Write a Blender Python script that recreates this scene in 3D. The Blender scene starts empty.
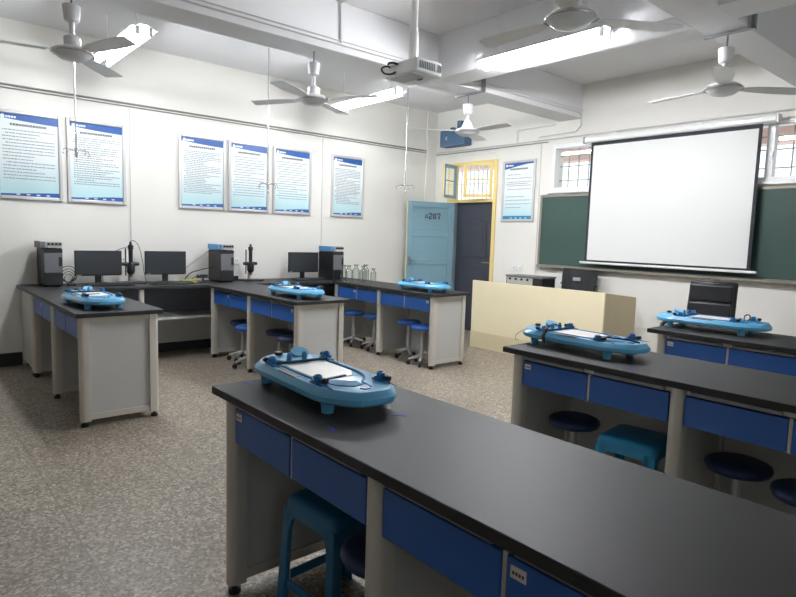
import bpy, bmesh, math, random
from mathutils import Vector, Matrix
C = bpy.context.scene.collection
PI = math.pi
random.seed(7)

# ------------------------------------------------------------------ materials
def lin(c):
    return tuple((x/12.92 if x <= .04045 else ((x+.055)/1.055)**2.4) for x in c)
def hexc(h):
    return lin(tuple(int(h[i:i+2], 16)/255 for i in (0, 2, 4)))
def mat(name, h, rough=.5, metal=0., spec=.5, noise=0., nscale=40., bump=0., coat=0.):
    m = bpy.data.materials.new(name); m.use_nodes = True
    nt = m.node_tree; b = nt.nodes['Principled BSDF']
    col = hexc(h)
    b.inputs['Base Color'].default_value = (*col, 1)
    b.inputs['Roughness'].default_value = rough
    b.inputs['Metallic'].default_value = metal
    b.inputs['Specular IOR Level'].default_value = spec
    b.inputs['Coat Weight'].default_value = coat
    if noise or bump:
        tc = nt.nodes.new('ShaderNodeTexCoord')
        n = nt.nodes.new('ShaderNodeTexNoise'); n.inputs['Scale'].default_value = nscale
        n.inputs['Detail'].default_value = 4
        nt.links.new(tc.outputs['Object'], n.inputs['Vector'])
        if noise:
            mx = nt.nodes.new('ShaderNodeMix'); mx.data_type = 'RGBA'
            mx.inputs['A'].default_value = (*[max(0, c*(1-noise)) for c in col], 1)
            mx.inputs['B'].default_value = (*[min(1, c*(1+noise)) for c in col], 1)
            nt.links.new(n.outputs['Fac'], mx.inputs['Factor'])
            nt.links.new(mx.outputs['Result'], b.inputs['Base Color'])
        if bump:
            bp = nt.nodes.new('ShaderNodeBump'); bp.inputs['Strength'].default_value = bump
            bp.inputs['Distance'].default_value = .002
            nt.links.new(n.outputs['Fac'], bp.inputs['Height'])
            nt.links.new(bp.outputs['Normal'], b.inputs['Normal'])
    return m
def emit(name, h, s):
    m = bpy.data.materials.new(name); m.use_nodes = True
    b = m.node_tree.nodes['Principled BSDF']
    b.inputs['Base Color'].default_value = (*hexc(h), 1)
    b.inputs['Emission Color'].default_value = (*hexc(h), 1)
    b.inputs['Emission Strength'].default_value = s
    return m
def glass(name, tint=(.95, .97, .96), amt=.12):
    m = bpy.data.materials.new(name); m.use_nodes = True
    nt = m.node_tree; nt.nodes.clear()
    o = nt.nodes.new('ShaderNodeOutputMaterial'); mx = nt.nodes.new('ShaderNodeMixShader')
    t = nt.nodes.new('ShaderNodeBsdfTransparent'); t.inputs['Color'].default_value = (*tint, 1)
    g = nt.nodes.new('ShaderNodeBsdfGlossy'); g.inputs['Roughness'].default_value = .03
    lw = nt.nodes.new('ShaderNodeLayerWeight'); lw.inputs['Blend'].default_value = amt
    nt.links.new(lw.outputs['Facing'], mx.inputs['Fac'])
    nt.links.new(t.outputs[0], mx.inputs[1]); nt.links.new(g.outputs[0], mx.inputs[2])
    nt.links.new(mx.outputs[0], o.inputs['Surface'])
    return m
def terrazzo():
    m = bpy.data.materials.new('terrazzo'); m.use_nodes = True
    nt = m.node_tree; b = nt.nodes['Principled BSDF']; L = nt.links.new
    tc = nt.nodes.new('ShaderNodeTexCoord')
    v = nt.nodes.new('ShaderNodeTexVoronoi'); v.inputs['Scale'].default_value = 84
    L(tc.outputs['Object'], v.inputs['Vector'])
    cr = nt.nodes.new('ShaderNodeValToRGB'); e = cr.color_ramp.elements
    e[0].position = 0; e[0].color = (*hexc('6a6258'), 1)
    e[1].position = 1; e[1].color = (*hexc('c1b6a7'), 1)
    for p, h in ((.35, '887e71'), (.6, '978c7d'), (.8, 'a69a8b')):
        x = e.new(p); x.color = (*hexc(h), 1)
    sp = nt.nodes.new('ShaderNodeSeparateColor'); L(v.outputs['Color'], sp.inputs[0]); L(sp.outputs[0], cr.inputs['Fac'])
    n = nt.nodes.new('ShaderNodeTexNoise'); n.inputs['Scale'].default_value = 1.3; n.inputs['Detail'].default_value = 5
    L(tc.outputs['Object'], n.inputs['Vector'])
    mr = nt.nodes.new('ShaderNodeMapRange'); mr.inputs['From Min'].default_value = .3; mr.inputs['From Max'].default_value = .7
    mr.inputs['To Min'].default_value = .9; mr.inputs['To Max'].default_value = 1.08
    L(n.outputs['Fac'], mr.inputs['Value'])
    mul = nt.nodes.new('ShaderNodeMix'); mul.data_type = 'RGBA'; mul.blend_type = 'MULTIPLY'; mul.inputs['Factor'].default_value = 1
    L(cr.outputs['Color'], mul.inputs['A']); L(mr.outputs['Result'], mul.inputs['B'])
    mp = nt.nodes.new('ShaderNodeMapping'); mp.inputs['Location'].default_value = (0, 5.345, 0)
    L(tc.outputs['Object'], mp.inputs['Vector'])
    br = nt.nodes.new('ShaderNodeTexBrick'); br.offset = 0; br.squash = 1
    br.inputs['Scale'].default_value = 1; br.inputs['Brick Width'].default_value = .6; br.inputs['Row Height'].default_value = .6
    br.inputs['Mortar Size'].default_value = .0028; br.inputs['Mortar Smooth'].default_value = .3
    L(mp.outputs['Vector'], br.inputs['Vector'])
    mx = nt.nodes.new('ShaderNodeMix'); mx.data_type = 'RGBA'
    L(br.outputs['Fac'], mx.inputs['Factor']); L(mul.outputs['Result'], mx.inputs['A'])
    mx.inputs['B'].default_value = (*hexc('716860'), 1)
    L(mx.outputs['Result'], b.inputs['Base Color'])
    rr = nt.nodes.new('ShaderNodeMapRange'); rr.inputs['To Min'].default_value = .3; rr.inputs['To Max'].default_value = .5
    L(n.outputs['Fac'], rr.inputs['Value']); L(rr.outputs['Result'], b.inputs['Roughness'])
    b.inputs['Specular IOR Level'].default_value = .4
    return m
def sheet_mat():   # poster paper: white running into pale turquoise at its foot, a printed tint
    m = bpy.data.materials.new('poster_print'); m.use_nodes = True
    nt = m.node_tree; b = nt.nodes['Principled BSDF']; L = nt.links.new
    tc = nt.nodes.new('ShaderNodeTexCoord'); s = nt.nodes.new('ShaderNodeSeparateXYZ')
    L(tc.outputs['Generated'], s.inputs[0])
    cr = nt.nodes.new('ShaderNodeValToRGB'); e = cr.color_ramp.elements
    e[0].position = .02; e[0].color = (*hexc('b9dfe4'), 1); e[1].position = .5; e[1].color = (*hexc('edf3f4'), 1)
    L(s.outputs[2], cr.inputs['Fac']); L(cr.outputs['Color'], b.inputs['Base Color'])
    b.inputs['Roughness'].default_value = .3
    return m

M = {}
def defs():
    M['wall'] = mat('wall_paint', 'ece9e2', .75, noise=.02, nscale=3)
    M['white_paint'] = mat('ceiling_paint', 'e9e9ea', .8, noise=.015, nscale=2)
    M['floor'] = terrazzo()
    M['base'] = mat('dark_skirting', '2b2b2c', .5)
    M['top'] = mat('bench_top_laminate', '333334', .48, noise=.1, nscale=250, bump=.15, spec=.22)
    M['edge'] = mat('black_edge', '232325', .45)
    M['panel'] = mat('grey_board', 'c3c3bf', .55)
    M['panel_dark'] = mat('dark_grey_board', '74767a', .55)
    M['alu'] = mat('beige_aluminium', 'cfcac0', .42, metal=.15)
    M['drawer'] = mat('blue_drawer_board', '2a60b0', .4)
    M['foot'] = mat('black_rubber', '1a1a1b', .6)
    M['label'] = mat('label_card', 'e4ded2', .5)
    M['ink'] = mat('ink', '4b4f55', .6)
    M['print_ink'] = mat('grey_print', '8f9499', .6)
    M['cyan'] = mat('blue_plastic', '62b0da', .28, coat=.25)
    M['cyan_dark'] = mat('blue_plastic_recess', '3a86b4', .6)
    M['deepblue'] = mat('blue_clamp_plastic', '2c79b5', .35)
    M['black'] = mat('black_plastic', '1d1e20', .42)
    M['screen_black'] = mat('monitor_glass', '2f3236', .3)
    M['plate'] = mat('brushed_plate', 'e4e2de', .42, metal=.3)
    M['grey'] = mat('grey_plastic', '6f7073', .45)
    M['lightgrey'] = mat('silver_plastic', 'b9b9b6', .4, metal=.2)
    M['frame'] = mat('silver_frame', 'd0cfcd', .35, metal=.35)
    M['print'] = sheet_mat()
    M['band'] = mat('poster_blue', '2f5ca2', .35)
    M['band2'] = mat('poster_turquoise', '2f86b6', .35)
    M['whiteprint'] = mat('poster_white', 'f2f5f6', .4)
    M['gloss_white'] = mat('white_enamel', 'efefed', .3)
    M['fan'] = mat('fan_white', 'e3e4e4', .3)
    M['fan_trim'] = mat('fan_chrome', 'dfdfe0', .2, metal=.7)
    M['steel'] = mat('steel_bracket', '85868a', .4, metal=.6)
    M['chrome'] = mat('chrome', 'c9cacb', .22, metal=.85)
    M['tube'] = emit('fluorescent_tube', 'f6faff', TUBE)
    M['tube_bright'] = emit('new_fluorescent_tube', 'f8faff', TUBE*2.1)
    M['bluepaint'] = mat('blue_door_paint', '7fa3b1', .45, noise=.04, nscale=6)
    M['yellow'] = mat('cream_yellow_paint', 'ecd58c', .5)
    M['steeldoor'] = mat('black_door_steel', '3b3d47', .35, noise=.08, nscale=200)
    M['brass'] = mat('brass', 'a88f58', .35, metal=.7)
    M['board'] = mat('blackboard_green', '344e47', .6, noise=.12, nscale=4)
    M['board_frame'] = mat('board_frame', '8a857a', .45, metal=.2)
    M['screen'] = mat('projection_fabric', 'e9e9e6', .85)
    M['screen_border'] = mat('screen_black_border', '22252e', .7)
    M['podium'] = mat('cream_veneer', 'ece0be', .45, noise=.03, nscale=5)
    M['podium_side'] = mat('darker_cream', 'd0c2a0', .5, noise=.04, nscale=5)  # right side panel only, darker than the front
    M['podium_base'] = mat('beige_plinth', 'dfd2ad', .5)
    M['leather'] = mat('black_leather', '1f2023', .42, bump=.2, nscale=120)
    M['mesh'] = mat('black_mesh', '24262a', .8)
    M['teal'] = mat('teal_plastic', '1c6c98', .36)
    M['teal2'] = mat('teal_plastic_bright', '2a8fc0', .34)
    M['seat'] = mat('blue_stool_seat', '2f62b0', .45)
    M['seat_dark'] = mat('navy_stool_seat', '26365c', .5)
    M['speaker'] = mat('blue_box_paint', '4f6c8c', .5)
    M['instr_blue'] = mat('instrument_blue', '4a94cc', .4)
    M['glass'] = glass('window_glass')
    M['bottle'] = glass('bottle_glass', (.86, .89, .87), .35)
    M['yellowgreen'] = mat('yellow_green_card', 'b3b04a', .6)
    M['orange'] = mat('orange_lamp', 'd86b3a', .4)
    M['tape'] = mat('blue_tape', '2b3fd0', .5)
    M['pink'] = mat('pink_render', 'e2c4b8', .8, noise=.06, nscale=8)
    M['concrete'] = mat('pale_concrete', 'd8d6d2', .8)
    M['cable'] = mat('black_cable', '26272a', .5)
    M['wcable'] = mat('white_conduit', 'dcdcd9', .5)
    M['gcable'] = mat('grey_cable', '8c8b87', .5)
TUBE = 120.

# ------------------------------------------------------------------ mesh builder
class MB:
    def __init__(s): s.bm = bmesh.new()
    def box(s, x0, x1, y0, y1, z0, z1, mtx=None):
        vs = [s.bm.verts.new((x, y, z)) for x in (x0, x1) for y in (y0, y1) for z in (z0, z1)]
        for f in ((0, 1, 3, 2), (4, 6, 7, 5), (0, 4, 5, 1), (2, 3, 7, 6), (0, 2, 6, 4), (1, 5, 7, 3)):
            s.bm.faces.new([vs[i] for i in f])
        if mtx is not None:
            for v in vs: v.co = mtx @ v.co
        return s
    def rings(s, rings, cap0=True, cap1=True):
        R = [[s.bm.verts.new(p) for p in r] for r in rings]; n = len(R[0])
        for a, b in zip(R, R[1:]):
            for i in range(n): s.bm.faces.new((a[i], a[(i+1) % n], b[(i+1) % n], b[i]))
        if cap0: s.bm.faces.new(R[0][::-1])
        if cap1: s.bm.faces.new(R[-1])
        return s
    def cyl(s, p0, p1, r0, r1=None, n=16):
        r1 = r0 if r1 is None else r1
        p0, p1 = Vector(p0), Vector(p1); d = (p1-p0).normalized()
        a = d.orthogonal().normalized(); b = d.cross(a)
        def ring(p, r): return [p + (a*math.cos(2*PI*i/n) + b*math.sin(2*PI*i/n))*r for i in range(n)]
        return s.rings([ring(p0, r0), ring(p1, r1)])
    def lathe(s, prof, c=(0, 0, 0), n=24, cap0=True, cap1=True):
        return s.rings([[(c[0]+r*math.cos(2*PI*i/n), c[1]+r*math.sin(2*PI*i/n), c[2]+z) for i in range(n)] for r, z in prof], cap0, cap1)
    def tube(s, pts, r, n=8):
        pts = [Vector(p) for p in pts]; rs = []; prev = None
        for i, p in enumerate(pts):
            t = (pts[min(i+1, len(pts)-1)] - pts[max(i-1, 0)]).normalized()
            a = t.orthogonal().normalized() if prev is None else (prev - t*prev.dot(t)).normalized()
            prev = a; b = t.cross(a)
            rs.append([p + (a*math.cos(2*PI*k/n) + b*math.sin(2*PI*k/n))*r for k in range(n)])
        return s.rings(rs)
    def prism(s, pts, z0, z1, mtx=None):
        a = [Vector((x, y, z0)) for x, y in pts]; b = [Vector((x, y, z1)) for x, y in pts]
        if mtx is not None: a = [mtx @ v for v in a]; b = [mtx @ v for v in b]
        return s.rings([a, b])
    def face(s, pts):
        s.bm.faces.new([s.bm.verts.new(p) for p in pts]); return s
    def build(s, name, m, parent=None, bevel=0., loc=None, sharp=40, seg=2):
        bmesh.ops.recalc_face_normals(s.bm, faces=s.bm.faces[:])
        me = bpy.data.meshes.new(name); s.bm.to_mesh(me); s.bm.free()
        me.materials.append(M[m])
        for p in me.polygons: p.use_smooth = True
        me.set_sharp_from_angle(angle=math.radians(sharp))
        o = bpy.data.objects.new(name, me); C.objects.link(o)
        if parent is not None: o.parent = parent
        if loc is not None: o.location = loc
        if bevel:
            b = o.modifiers.new('bevel', 'BEVEL'); b.width = bevel; b.segments = seg
            b.limit_method = 'ANGLE'; b.angle_limit = math.radians(40)
        return o
def smoothline(pts, k=6):
    P = [Vector(p) for p in pts]; out = []
    for i in range(len(P)-1):
        p0, p1, p2, p3 = P[max(i-1, 0)], P[i], P[i+1], P[min(i+2, len(P)-1)]
        for j in range(k):
            t = j/k
            out.append(.5*((2*p1) + (p2-p0)*t + (2*p0-5*p1+4*p2-p3)*t*t + (3*p1-p0-3*p2+p3)*t**3))
    return out + [P[-1]]
def tag(o, label=None, cat=None, group=None, kind=None):
    if label: o['label'] = label
    if cat: o['category'] = cat
    if group: o['group'] = group
    if kind: o['kind'] = kind
    return o
def thing(name, label, cat, loc, rz=0., group=None):
    o = bpy.data.objects.new(name, None); C.objects.link(o); o.empty_display_size = .1
    o.location = loc; o.rotation_euler = (0, 0, rz)
    return tag(o, label, cat, group)
def dup(o, loc, rz, label, rename=None, parent=None):
    r = o.copy(); C.objects.link(r)
    if parent is None:
        r.location = loc; r.rotation_euler = (0, 0, rz); r['label'] = label
    else: r.parent = parent
    for ch in list(o.children): dup(ch, None, None, None, None, r)
    return r
defs()

# ------------------------------------------------------------------ the room
RX, RY, H, BZ = 8.3, -11.0, 3.30, 2.895
def struct(mb, name, m, parent=None, **k):
    o = mb.build(name, m, parent, **k)
    if parent is None: o['kind'] = 'structure'
    return o
struct(MB().box(-.2, RX+.2, RY-.2, .24, -.15, 0), 'floor', 'floor')
struct(MB().box(-.2, RX+.2, RY-.2, .24, H, H+.15), 'ceiling', 'white_paint')
wl = MB().box(-.2, 0, RY-.2, .24, 0, H)
struct(wl, 'wall_left', 'wall')
tag(MB().box(0, .02, -.21, 0, 0, 3.3).build('corner_pillar', 'wall'), kind='structure').name = 'trim_1'
# front wall with door opening, transom and two high windows
DX0, DX1, DT = .42, 1.27, 2.51
W1 = (2.17, 3.62); W2 = (3.92, 5.42); WZ = (2.03, 2.61)
mb = MB()
mb.box(0, DX0, 0, .24, 0, 1.93).box(0, .28, 0, .24, 1.93, DT).box(0, DX0, 0, .24, DT, H).box(DX0, DX1, 0, .24, DT, H).box(DX1, W1[0], 0, .24, 0, H)
mb.box(W1[0], W1[1], 0, .24, 0, WZ[0]).box(W1[0], W1[1], 0, .24, WZ[1], H)
mb.box(W1[1], W2[0], 0, .24, 0, H)
mb.box(W2[0], W2[1], 0, .24, 0, WZ[0]).box(W2[0], W2[1], 0, .24, WZ[1], H)
mb.box(W2[1], RX+.2, 0, .24, 0, H)
struct(mb, 'wall_front', 'wall')
# right wall with two windows added out of view for daylight, rear wall
mb = MB(); wins = [(-6.9, -6.2), (-4.4, -2.3)]; z0, z1 = .95, 2.75
ys = [RY-.2, wins[0][0], wins[0][1], wins[1][0], wins[1][1], 0]
for i in range(5):
    if i % 2 == 0: mb.box(RX, RX+.2, ys[i], ys[i+1], 0, H)
    else:
        mb.box(RX, RX+.2, ys[i], ys[i+1], 0, z0); mb.box(RX, RX+.2, ys[i], ys[i+1], z1, H)
struct(mb, 'wall_right', 'wall')
struct(MB().box(0, RX, RY-.2, RY, 0, H), 'wall_rear', 'wall')
for k, (a, b) in enumerate(wins):
    mb = MB()
    for q in (a+.03, (a+b)/2, b-.03): mb.box(RX+.06, RX+.12, q-.03, q+.03, z0, z1)
    mb.box(RX+.06, RX+.12, a, b, z0, z0+.06).box(RX+.06, RX+.12, a, b, z1-.06, z1)
    w = struct(mb, 'window_%d' % (4+k), 'gloss_white')
    MB().box(RX+.085, RX+.095, a+.05, b-.05, z0+.05, z1-.05).build('pane', 'glass', w)
struct(MB().box(0, .015, RY, -5.58, 0, .13), 'baseboard_left', 'base')
struct(MB().box(1.30, RX, -.015, 0, 0, .13), 'baseboard_front', 'base')
# beams
struct(MB().box(2.24, 2.56, RY, 0, BZ, H), 'ceiling_beam', 'white_paint', bevel=.006)
struct(MB().box(4.83, 5.10, RY, 0, BZ, H), 'ceiling_beam', 'white_paint', bevel=.006)
struct(MB().box(2.56, 4.83, -2.47, -2.17, BZ, H), 'ceiling_beam', 'white_paint', bevel=.006)
struct(MB().box(5.10, RX, -2.47, -2.17, BZ, H), 'ceiling_beam', 'white_paint', bevel=.006)
# outside: open corridor
struct(MB().box(-3, 11, .24, 2.3, -.15, -.02), 'floor_corridor', 'concrete')
struct(MB().box(-3, 11, .24, 2.5, 3.3, 3.45), 'ceiling_corridor', 'white_paint')
struct(MB().box(-3, 11, 2.1, 2.35, 2.72, 3.3), 'wall_corridor', 'pink')
struct(MB().box(-3, 11, 2.2, 2.3, -.02, 1.0), 'wall_parapet', 'concrete')

# front windows
def high_window(name, x0, x1, mull):
    z0, z1 = WZ; mb = MB()
    mb.box(x0, x0+.05, -.01, .10, z0, z1).box(x1-.05, x1, -.01, .10, z0, z1)
    mb.box(x0+.05, x1-.05, -.01, .10, z1-.05, z1).box(x0+.05, x1-.05, -.01, .10, z0, z0+.04)
    for q in mull: mb.box(q-.035, q+.035, 0, .09, z0+.04, z1-.05)
    w = struct(mb, name, 'gloss_white', bevel=.004)
    MB().box(x0-.03, x1+.03, -.04, .02, z0-.035, z0).build('window_sill', 'gloss_white', w, bevel=.004)
    MB().box(x0+.04, x1-.04, .055, .061, z0+.03, z1-.03).build('pane', 'glass', w)
    g = MB(); n = int((x1-x0)/.14)
    for i in range(1, n): g.box(x0+i*(x1-x0)/n-.005, x0+i*(x1-x0)/n+.005, .15, .16, z0, z1)
    for zz in (z0+.14, z0+.32, z0+.45): g.box(x0, x1, .15, .158, zz-.005, zz+.005)
    g.build('security_grille', 'gcable', w)
    for q in mull: MB().cyl((q+.03, -.005, z0+.24), (q+.03, -.03, z0+.24), .012, n=8).box(q+.02, q+.04, -.035, -.02, z0+.2, z0+.28).build('window_catch', 'steel', w)
high_window('window_1', *W1, [2.89])
high_window('window_2', *W2, [4.67])
# door frame, transom with two casements swung in
mb = MB()
mb.box(.28, DX0, .001, .03, 1.93, DT).box(DX0, DX0+.06, -.02, .04, 1.915, DT).box(DX1-.06, DX1, -.02, .04, 0, DT).box(DX0+.06, DX1-.06, -.02, .04, DT-.05, DT)
mb.box(DX0+.06, DX1-.06, -.02, .04, 1.915, 1.965)
fr = struct(mb, 'trim_2', 'yellow', bevel=.004)
struct(MB().box(DX0, DX0+.06, -.02, .04, 0, 1.915), 'trim_4', 'bluepaint', bevel=.004)
def casement(name, hx, ang, w, paint, s):
    e = bpy.data.objects.new(name, None); C.objects.link(e); e.location = (hx, -.03, 1.975); e.rotation_euler = (0, 0, ang); e['kind'] = 'structure'
    h = .485; t = .045
    mb = MB(); xs = (0, w) if s > 0 else (-w, 0)
    mb.box(xs[0], xs[0]+t, -.015, .015, 0, h).box(xs[1]-t, xs[1], -.015, .015, 0, h)
    mb.box(xs[0], xs[1], -.015, .015, 0, t).box(xs[0], xs[1], -.015, .015, h-t, h)
    mb.build('casement_frame', paint, e, bevel=.003)
    MB().box(xs[0]+t, xs[1]-t, -.003, .003, t, h-t).build('pane', 'glass', e)
    mb = MB(); mb.box(xs[0]+t, xs[1]-t, -.008, .008, h*.52-.008, h*.52+.008).build('glazing_bar', paint, e)
    fe = xs[1] if s > 0 else xs[0]
    MB().box(fe-.002, fe+.004, -.0155, .0155, 0, h).build('edge_strip', 'yellow', e)
casement('window_3', .49, math.radians(-76), .36, 'bluepaint', 1)
casement('window_6', 1.205, math.radians(33), .41, 'yellow', -1)
g = MB()
for i in range(11): g.box(.32+i*.085, .337+i*.085, .17, .182, 1.94, DT)
g.box(.28, 1.27, .168, .176, 2.2, 2.212)
struct(g, 'trim_3', 'gloss_white')
# black security door, closed
d = struct(MB().box(DX0, DX1, .045, .11, .01, 1.94), 'door_1', 'steeldoor', bevel=.004)
def arch(x0, x1, z0, z1, n=10):
    pts = [(x0, z0), (x1, z0)]
    for i in range(n+1):
        t = i/n; pts.append((x1+(x0-x1)*t, z1 - .07 + .07*math.sin(PI*t)))
    return pts
RXM = Matrix.Rotation(PI/2, 4, 'X')
for a in ((.60, 1.08, 1.12, 1.68), (.60, 1.08, .2, .95)):
    MB().prism(arch(*a), -.046, -.032, RXM).build('embossed_panel', 'steeldoor', d, bevel=.012)
    MB().prism(arch(a[0]+.06, a[1]-.06, a[2]+.06, a[3]-.06), -.032, -.025, RXM).build('embossed_panel', 'steeldoor', d, bevel=.01)
MB().cyl((.87, .05, 1.495), (.87, .032, 1.495), .012).build('peephole', 'chrome', d)
mb = MB().box(1.165, 1.20, .03, .05, .93, 1.14)
mb.build('lock_plate', 'brass', d, bevel=.004)
MB().tube([(1.18, .04, 1.05), (1.18, -.005, 1.05), (1.165, -.015, 1.05), (1.06, -.015, 1.05)], .009).build('door_handle', 'brass', d)
# blue wooden leaf swung into the room, door number A207 on its face
e = bpy.data.objects.new('door_2', None); C.objects.link(e); e['kind'] = 'structure'
e.location = (.475, -.035, 0); e.rotation_euler = (0, 0, math.atan2(-.645, -.325))
w_, t_ = .725, .02
mb = MB(); zt = 1.915
mb.box(0, .085, -t_, t_, .03, zt).box(w_-.085, w_, -t_, t_, .03, zt)
for a, b in ((.03, .18), (.64, .72), (.985, 1.065), (1.40, 1.475), (zt-.085, zt)): mb.box(.085, w_-.085, -t_, t_, a, b)
mb.build('door_frame', 'bluepaint', e, bevel=.004)
for a, b in ((.18, .64), (.72, .985), (1.065, 1.40), (1.475, zt-.085)):
    MB().box(.085, w_-.085, -.008, .008, a, b).build('door_panel', 'bluepaint', e)
MB().box(w_-.001, w_+.006, -t_, t_, .03, zt).build('edge_strip', 'yellow', e)
MB().box(-.012, 0, -t_, t_, .03, zt).build('edge_strip', 'board_frame', e)
# the face that looks at the camera is local +y
mb = MB().box(w_-.06, w_-.025, t_, t_+.006, .96, 1.10); mb.cyl((w_-.042, t_, 1.0), (w_-.042, t_+.05, 1.0), .018)
mb.tube([(w_-.042, t_+.03, 1.06), (w_-.042, t_+.05, 1.06), (w_-.13, t_+.05, 1.02)], .008)
mb.build('door_handle', 'steel', e)
def text_mesh(s, name, m, parent, size, mtx, ext=.001):
    cu = bpy.data.curves.new(name, 'FONT'); cu.body = s; cu.size = size; cu.extrude = ext; cu.align_x = 'CENTER'; cu.align_y = 'CENTER'
    o = bpy.data.objects.new(name, cu); C.objects.link(o)
    dg = bpy.context.evaluated_depsgraph_get()
    me = bpy.data.meshes.new_from_object(o.evaluated_get(dg)); bpy.data.objects.remove(o)
    me.materials.clear(); me.materials.append(M[m])
    o = bpy.data.objects.new(name, me); C.objects.link(o); o.parent = parent; o.matrix_local = mtx
    return o
def stencil(ch, mb, x, z, w, h, y):   # stencil digits: strokes with bridges
    t = w*.26
    S = {'A': [(0, 0, t, h*.55), (w-t, 0, w, h*.55), (w*.2, h*.6, w*.42, h), (w*.58, h*.6, w*.8, h), (t*1.2, h*.25, w-t*1.2, h*.38)],
         '2': [(0, h*.7, t, h*.92), (t*.6, h-t, w-t*.6, h), (w-t, h*.52, w, h*.92), (w*.3, h*.36, w*.75, h*.52), (0, t*1.15, t*1.3, h*.38), (0, 0, w, t)],
         '0': [(0, h*.1, t*1.2, h*.9), (w-t*1.2, h*.1, w, h*.9), (w*.32, h-t, w*.68, h), (w*.32, 0, w*.68, t)],
         '7': [(0, h*.72, t, h), (t*1.1, h-t*1.1, w, h), (w-t*1.3, h*.55, w, h*.78), (w*.42, 0, w*.78, h*.5)]}[ch]
    for x0, z0, x1, z1 in S: mb.box(x-x1, x-x0, y, y+.002, z+z0, z+z1)
mb = MB(); stencil('A', mb, .452, 1.668, .042, .062, .008)
for i, ch in enumerate('207'): stencil(ch, mb, .392-i*.064, 1.66, .05, .09, .008)
mb.build('door_number', 'black', e)

# ------------------------------------------------------------------ posters
def poster(name, label, w, h, loc, rz, seed, group, lines=24, turq=False, start=.86):
    r = thing(name, label, 'poster', loc, rz, group)      # local: x along the wall (to the right seen from the room), -y out of the wall, z up
    rnd = random.Random(seed); t = .035
    fr = MB()
    for a in ((0, t, 0, h), (w-t, w, 0, h)): fr.box(a[0], a[1], -.025, 0, a[2], a[3])
    fr.box(t, w-t, -.025, 0, 0, t).box(t, w-t, -.025, 0, h-t, h)
    fr.build('frame', 'frame', r, bevel=.008)
    MB().box(t, w-t, -.010, -.002, t, h-t).build('sheet', 'print', r)
    iw, ih = w-2*t, h-2*t
    X = Matrix.Rotation(PI/2, 4, 'X')
    top = h-t
    pts = [(t, top), (t+iw, top)] + [(t+iw*(1-i/12), top-(.085 if not turq else .02) + (.05 if not turq else -.06)*math.sin(i/12*PI/2)*(1 if not turq else i/12)) for i in range(13)] 
    if not turq:
        pts = [(t, top), (t+iw, top)] + [(t+iw*(1-i/12), top-.03-.045*(1-i/12)-.0*i) for i in range(13)]
        pts = [(t, top), (t+iw, top)] + [(t+iw*(1-i/12), top-.072+.03*(i/12)**1.5) for i in range(13)]
    MB().prism(pts, .010, .0125, X).build('header_band', 'band', r)
    if turq:
        MB().box(t, t+iw, -.0125, -.010, t, t+.045).build('footer_band', 'band2', r)
    else:
        pts = [(t, t), (t+iw, t)] + [(t+iw*(1-i/12), t+.03+.012*math.cos(PI*(i/12)*1.0)) for i in range(13)]
        MB().prism(pts, .010, .0125, X).build('footer_band', 'band', r)
    mk = MB()
    mk.lathe([(.018, 0), (.018, .002)], n=14)
    for v in mk.bm.verts: v.co = X @ v.co
    for v in mk.bm.verts: v.co += Vector((t+.035, -.0125, top-.03))
    for i in range(4): mk.box(t+.06+i*.022, t+.077+i*.022, -.0145, -.0125, top-.04, top-.022)
    for i in range(4): mk.box(t+iw*(.26+.17*i), t+iw*(.26+.17*i)+.03, -.0145, -.0125, t+.010, t+.020)
    mk.build('emblem', 'whiteprint', r)
    ti = MB(); n = 13; gw = iw*.62/n; z = t+ih*start
    for i in range(n):
        x = t+iw*.19+i*gw
        ti.box(x, x+gw*.4, -.0112, -.010, z, z+.02); ti.box(x+gw*.1, x+gw*.8, -.0112, -.010, z+.008, z+.013); ti.box(x+gw*.5, x+gw*.8, -.0112, -.010, z-.002, z+.02)
    ti.build('title', 'ink', r)
    tx = MB(); z = t+ih*(start-.06); dz = ih*(start-.06-.17)/lines
    for k in range(lines):
        x = t+iw*.06 + (iw*.05 if rnd.random() < .35 else 0); x1 = t+iw*(.94 if rnd.random() < .62 else rnd.uniform(.45, .9))
        if turq and rnd.random() < .35: z -= dz; continue
        while x < x1:
            l = rnd.uniform(.006, .028); hh = .0085
            tx.box(x, min(x+l, x1), -.0108, -.010, z, z+hh); x += l+rnd.uniform(.003, .007)
        z -= dz
    tag(tx.build('text_block', 'print_ink', r), kind='stuff')
    return r
G = 'framed laboratory rules on the left wall'
ZB, HH = 1.626, .84
PP = [(-5.745, -5.181, 'framed lab rules poster at far left of the wall, above the computer tower', 16),
      (-5.144, -4.580, 'framed lab rules poster behind the hanging hook rod, second from the far left', 22),
      (-4.022, -3.455, 'framed lab rules poster just right of the bare gap, above the second monitor and tower', 24),
      (-3.423, -2.883, 'framed lab rules poster behind the middle hook rod, middle of the touching three', 16),
      (-2.834, -2.267, 'framed lab rules poster right of middle hook rod, last of the touching three', 16),
      (-1.952, -1.404, 'framed lab rules poster standing alone nearest the blue door', 23)]
for i, (a, b, lb, n) in enumerate(PP):
    poster('wall_poster', lb, b-a, HH, (0, a, ZB), PI/2, 30+i, G, lines=n)
poster('wall_poster', 'narrow framed notice with turquoise foot band between door and green chalkboard', .555, .828, (1.37, 0, 1.635), 0, 99, None, lines=20, turq=True, start=.88)

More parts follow.
